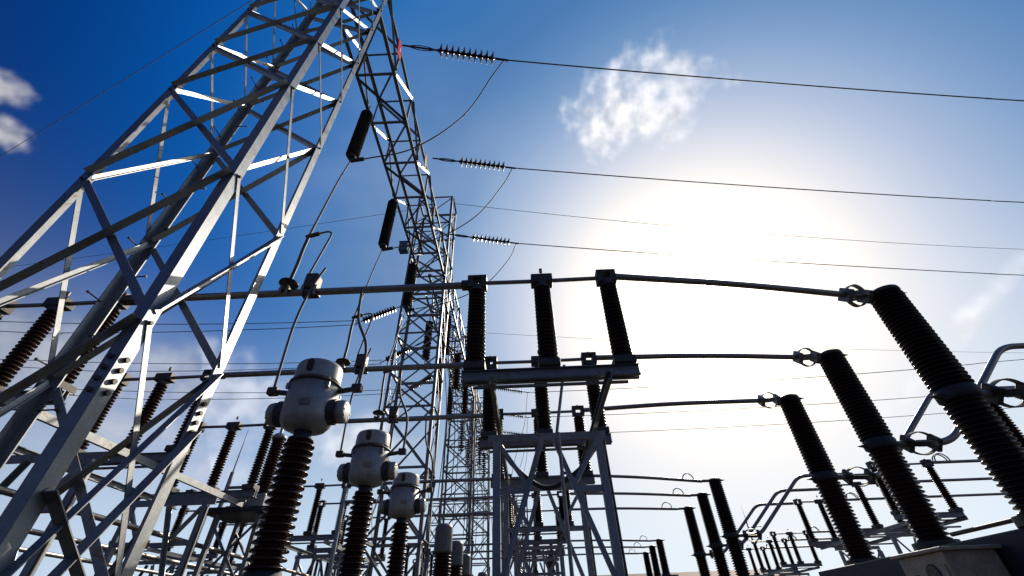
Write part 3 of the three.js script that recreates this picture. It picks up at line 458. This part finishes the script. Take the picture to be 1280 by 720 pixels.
// ---------------------------------------------------------------- current transformers of the near bay
const ctBody = shedGeo(1.0, 0.102, 0.09, 0.152, 0.134, 17, 32);
rows1.forEach((z, ri) => {
  const w = `${rowWord[ri]} row of the near bay`, o = thing('current_transformer', `grey round-headed current transformer on dark ribbed column, ${w}`, 'current transformer', L3(-2.05, 0, z), 'round-headed current transformers');
  const y0 = CY + 0.42;
  part('stand', mergeGeometries([cylBetween(L3(0, 0.1, 0), L3(0, y0 - 0.42, 0), 0.16, 16), boxAt(0, y0 - 0.40, 0, 0.62, 0.05, 0.62)]), M.steelDull, o); part('footing', boxAt(0, 0.05, 0, 0.8, 0.2, 0.8, 0.02), M.concrete, o);
  part('base_tank', lathe([[0.001, -0.37], [0.25, -0.37], [0.25, -0.16], [0.15, -0.06], [0.135, 0.0], [0.001, 0.0]]).translate(0, y0, 0), M.frameBlue, o);
  part('insulator', ctBody, anyPorcelain(), o).position.y = y0;
  part('neck', lathe([[0.001, 0], [0.115, 0], [0.11, 0.03], [0.075, 0.045], [0.085, 0.12], [0.001, 0.12]]).translate(0, y0 + 1.0, 0), M.frameBlue, o);
  const hd = part('head', lathe([[0.001, 0], [0.07, 0.0], [0.14, 0.010], [0.19, 0.032], [0.222, 0.072], [0.237, 0.125], [0.240, 0.20], [0.237, 0.445], [0.001, 0.445]], 40), M.greyPaint, o); hd.position.y = CY + 1.515;
  part('rim', lathe([[0.21, 0], [0.247, 0], [0.252, 0.012], [0.247, 0.028], [0.21, 0.028]], 40), M.maroon, hd).position.y = 0.44;
  const dm = part('expansion_dome', lathe([[0.001, 0], [0.224, 0], [0.226, 0.03], [0.222, 0.165], [0.209, 0.198], [0.17, 0.217], [0.001, 0.228]], 40), M.greyPaint, o); dm.position.y = CY + 1.985;
  const gp = new THREE.Shape(); gp.absarc(0, 0.035, 0.027, 0, Math.PI); gp.absarc(0, -0.035, 0.027, Math.PI, 2 * Math.PI);
  const pl = part('level_gauge', new THREE.ExtrudeGeometry(gp, { depth: 0.02, bevelEnabled: true, bevelSize: 0.003, bevelThickness: 0.003, bevelSegments: 1 }), M.black, dm); const ga = 0.02; pl.position.set(Math.sin(ga) * 0.217, 0.115, Math.cos(ga) * 0.217); pl.rotation.y = ga;
  const ring = part('sight_ring', new THREE.TorusGeometry(0.011, 0.0035, 6, 18), M.gaugeRed, pl); ring.position.set(0, 0.02, 0.024); ring.scale.y = 1.7;
  part('nameplate', boxAt(0.06, 0.20, 0.243, 0.10, 0.06, 0.006), M.clamp, hd); for (const a of [0.9, 2.3, 4.0, 5.4]) part('lifting_lug', boxAt(Math.sin(a) * 0.25, 0.40, Math.cos(a) * 0.25, 0.03, 0.06, 0.03, 0.006), M.greyPaint, hd);
  for (let k = 0; k < 14; k++) { const a = k / 14 * 6.283; part('bolt', new THREE.CylinderGeometry(0.008, 0.008, 0.012, 6), M.clamp, hd).position.set(Math.sin(a) * 0.239, 0.474, Math.cos(a) * 0.239); }
  for (const s of [-1, 1]) {
    const cap = part('side_cap', lathe([[0.001, 0], [0.108, 0], [0.110, 0.05], [0.103, 0.082], [0.08, 0.096], [0.001, 0.10]], 30).rotateZ(-s * Math.PI / 2), M.greyPaint, o); cap.position.set(s * 0.278, CY + 1.70, 0);
    part('collar', new THREE.CylinderGeometry(0.122, 0.122, 0.13, 30).rotateZ(Math.PI / 2), M.darkBand, o).position.set(s * 0.215, CY + 1.70, 0);
    const arm = part('terminal', cylBetween(L3(s * 0.22, CY + 1.91, 0), L3(s * 0.46, CY + 1.94, 0), 0.026, 12), M.fitting, o); part('terminal_clamp', boxAt(s * 0.42, CY + 1.94, 0, 0.10, 0.075, 0.08, 0.012), M.fitting, arm);
    for (let k = 0; k < 8; k++) { const a = k * Math.PI / 4; part('bolt', new THREE.CylinderGeometry(0.010, 0.010, 0.008, 6).rotateZ(Math.PI / 2), M.clamp, cap).position.set(s * 0.097, Math.cos(a) * 0.07, Math.sin(a) * 0.07); }
  }
  // cables up to the bus tube
  solo('transformer_cable', `curved cable to the transformer's shady side terminal, ${w}`, 'cable', pathGeo([V(-2.34, 3.56, z + 0.02), V(-2.40, 3.2, z + 0.07), V(-2.46, 2.7, z + 0.06), V(-2.47, 1.93, z)], 0.014, 40, 8), M.cable, 'cables to the transformers');
  solo('transformer_cable', `curved cable to the transformer's sunny side terminal, ${w}`, 'cable', pathGeo([V(-1.80, 3.17, z + 0.06), V(-1.76, 2.75, z + 0.05), V(-1.62, 2.4, z + 0.02), V(-1.62, 1.93, z)], 0.016, 40, 8), M.cable, 'cables to the transformers');
  // fittings on the bus tube: bell and clamp with loop
  const yb = 3.24, f = thing('bus_bell', `black bell-shaped fitting on the bus tube, ${w}`, 'bus fitting', V(-2.74, yb, z), 'bell fittings on the bus tubes');
  part('bell', lathe([[0.001, 0.175], [0.03, 0.17], [0.06, 0.15], [0.108, 0.12], [0.112, 0.10], [0.09, 0.095], [0.03, 0.10], [0.001, 0.10]]), M.black, f); part('stem', cylBetween(L3(0, 0, 0), L3(0, 0.1, 0), 0.02, 10), M.clamp, f);
  part('saddle', boxUV(0.12, 0.05, 0.13, 0.01), M.fitting, f).position.y = -0.005; for (const s of [-1, 1]) part('bolt', cylBetween(L3(s * 0.04, -0.09, 0.055), L3(s * 0.04, 0.03, 0.055), 0.014, 8), M.clamp, f);
  part('spring_link', pathGeo([L3(0, 0.175, 0), L3(-0.01, 0.45, -0.03), L3(-0.04, 0.75, -0.07), L3(-0.05, 1.02, -0.1)], 0.022, 24, 8), M.fitting, f);
  const k = thing('bus_clamp', `block clamp with looped lead on bus tube, ${w}`, 'bus fitting', V(-2.44, yb, z), 'block clamps on the bus tubes');
  part('block', boxUV(0.15, 0.22, 0.15, 0.02), M.fitting, k).position.set(-0.01, 0.10, 0); part('jaw', boxUV(0.2, 0.05, 0.14, 0.012), M.fitting, k).position.y = -0.06; for (const s of [-1, 1]) part('bolt', cylBetween(L3(s * 0.075, -0.11, 0.06), L3(s * 0.075, 0.02, 0.06), 0.018, 8), M.clamp, k);
  part('loop_lead', bentGeo([L3(-0.39, 1.02, -0.1), L3(0.0, 1.10, -0.06), L3(-0.10, 0.2, 0)], 0.013, 0.16, 8), M.cable, k); part('lead_clamp', cylBetween(L3(-0.38, 1.02, -0.1), L3(-0.2, 1.06, -0.08), 0.03, 8), M.fitting, k);
});

solo('slung_cable', 'thick dark cable slung in a V inside the near centre stand', 'cable', pathGeo([V(-0.28, 1.80, -5.3), V(-0.12, 1.55, -5.3), V(0.24, 1.30, -5.3), V(0.62, 1.47, -5.3), V(0.86, 1.72, -5.3)], 0.026, 40, 8), M.black);

// ---------------------------------------------------------------- capped transformers of the farther bays
[[-1.88, -10.9], [-1.93, -13.2], [-2.0, -15.6], [-1.9, -20.8], [-1.95, -23.2], [-2.0, -25.6]].forEach(([x, z], i) => {
  const b = i < 3 ? 'second bay' : 'third bay', o = thing('capped_transformer', `slim grey-capped transformer, ${rowWord[i % 3]} row of the ${b}`, 'transformer', L3(x, 0, z), `capped transformers of the ${b}`);
  part('stand', cylBetween(L3(0, 0, 0), L3(0, CY + 0.1, 0), 0.14, 12), M.steelDull, o); part('insulator', shedGeo(1.3, 0.16, 0.14, 0.23, 0.2, 20, 14), M.porcelain, o).position.y = CY + 0.1;
  part('cap', lathe([[0.001, 0], [0.19, 0], [0.2, 0.06], [0.2, 0.5], [0.16, 0.58], [0.001, 0.6]], 24), M.greyDark, o).position.y = CY + 1.4;
});

// ---------------------------------------------------------------- platform transformer beyond the near column
{
  const o = thing('platform_transformer', 'slim ribbed transformer with grey cap and pale boxes on a dark platform', 'transformer', V(-4.9, 1.85, -8.4));
  part('insulator', shedGeo(1.02, 0.09, 0.08, 0.135, 0.12, 20, 18), M.porcelain, o).position.y = 0.28; part('cap', lathe([[0.001, 0], [0.13, 0], [0.14, 0.05], [0.10, 0.1], [0.03, 0.14], [0.03, 0.28], [0.001, 0.28]]), M.greyPaint, o).position.y = 1.3;
  part('tank', boxAt(0.02, 0.15, 0, 0.28, 0.26, 0.3, 0.03), M.greyPaint, o); part('side_box', boxAt(-0.30, 0.14, 0.05, 0.26, 0.22, 0.24, 0.02), M.greyPaint, o);
  const p = thing('equipment_platform', 'dark steel platform on a braced lattice stand beyond the near column', 'platform', L3(-5.0, 0, -8.4));
  part('deck', boxAt(0, CY + 1.80, 0, 1.2, 0.09, 0.9, 0.01), M.frameBlue, p);
  for (const sx of [-1, 1]) for (const sz of [-1, 1]) part('leg', beamBox(L3(sx * 0.42, 0, sz * 0.35), L3(sx * 0.36, CY + 1.75, sz * 0.32), 0.07, 0.07), M.steelDull, p);
  for (const sz of [-1, 1]) for (let k = 0; k < 3; k++) for (const s of [-1, 1]) brace(L3(-s * 0.38, 0.2 + k, sz * 0.37), L3(s * 0.38, 1.1 + k, sz * 0.37), L3(0, 0, sz), 0.045, 0.006, s > 0, M.steelDull, p, 0.012);
}
// low tubes running the length of the yard
[[-5.28, 'beside the switches'], [-6.72, 'in the middle of three'], [-8.05, 'outermost of three']].forEach(([x, w], i) => {
  const o = thing('low_bus_tube', `low aluminium tube running the length of the yard, ${w}`, 'bus tube', V(x, 1.28, -14), 'low tubes on the shady side'); part('tube', cylBetween(L3(0, 0, 11.4), L3(-0.9, 0, -16), 0.035, 12), M.tube, o);
  for (let k = 0; k < 4; k++) { const z = 4 - k * 6, xx = -0.4 * (1 - (z + 16) / 27.4) - 0.2; part('post_insulator', shedGeo(0.8, 0.06, 0.055, 0.095, 0.09, 14, 12), M.porcelain, o).position.set(xx, -0.84, z); part('pedestal', cylBetween(L3(xx, -1.28 - CY, z), L3(xx, -0.84, z), 0.06, 10), M.steelDull, o); }
});
// tall thin masts with tips
[[-6.0, -9.0, 2.74, 'beside the dark platform'], [-4.36, -11.0, 2.87, 'behind the middle round-headed transformer'], [-0.3, -29, 6.2, 'behind the centre frames'], [13.5, -30, 5, 'behind the breakers']].forEach(([x, z, h, w]) => {
  const o = thing('lightning_mast', `thin mast with a pointed tip ${w}`, 'mast', L3(x, 0, z), 'lightning masts'); part('pole', cylBetween(L3(0, 0, 0), L3(0, h + CY, 0), 0.06, 10, 0.04), M.steel, o); part('tip', cylBetween(L3(0, h + CY, 0), L3(0, h + CY + 0.9, 0), 0.014, 6, 0.004), M.fitting, o); part('cross_arm', cylBetween(L3(0, h + CY - 0.3, 0), L3(0.8, h + CY - 0.3, 0), 0.03, 8), M.steel, o);
});

// ---------------------------------------------------------------- control building far behind
{
  const o = thing('control_building', 'low control building with faded red roof far behind the breakers', 'building', L3(19, 0, -62)); const w = 22, h = 5.2, d = 9;
  part('wall', boxAt(0, h / 2, 0, w, h, d), M.wall, o);
  const s = new THREE.Shape(); s.moveTo(-d / 2 - 0.6, 0); s.lineTo(d / 2 + 0.6, 0); s.lineTo(0, 1.5); const g = new THREE.ExtrudeGeometry(s, { depth: w + 1, bevelEnabled: false }); g.rotateY(Math.PI / 2); g.translate(-w / 2 - 0.5, h + 0.01, 0); part('roof', g, M.roof, o);
  for (let k = 0; k < 6; k++) { const x = -9 + k * 3.4; if (k === 3) { part('door', boxAt(x, 1.1, d / 2 + 0.03, 1.1, 2.2, 0.08), M.frameBlue, o); continue; } const f = part('window', mergeGeometries([boxAt(x, 3.22, d / 2 + 0.05, 1.6, 0.08, 0.12), boxAt(x, 1.78, d / 2 + 0.05, 1.6, 0.08, 0.12), boxAt(x - 0.76, 2.5, d / 2 + 0.05, 0.08, 1.36, 0.12), boxAt(x + 0.76, 2.5, d / 2 + 0.05, 0.08, 1.36, 0.12)]), M.white, o); part('pane', boxAt(x, 2.5, d / 2 + 0.02, 1.44, 1.36, 0.05), M.pane, f); }
}

renderer.render(scene, camera);
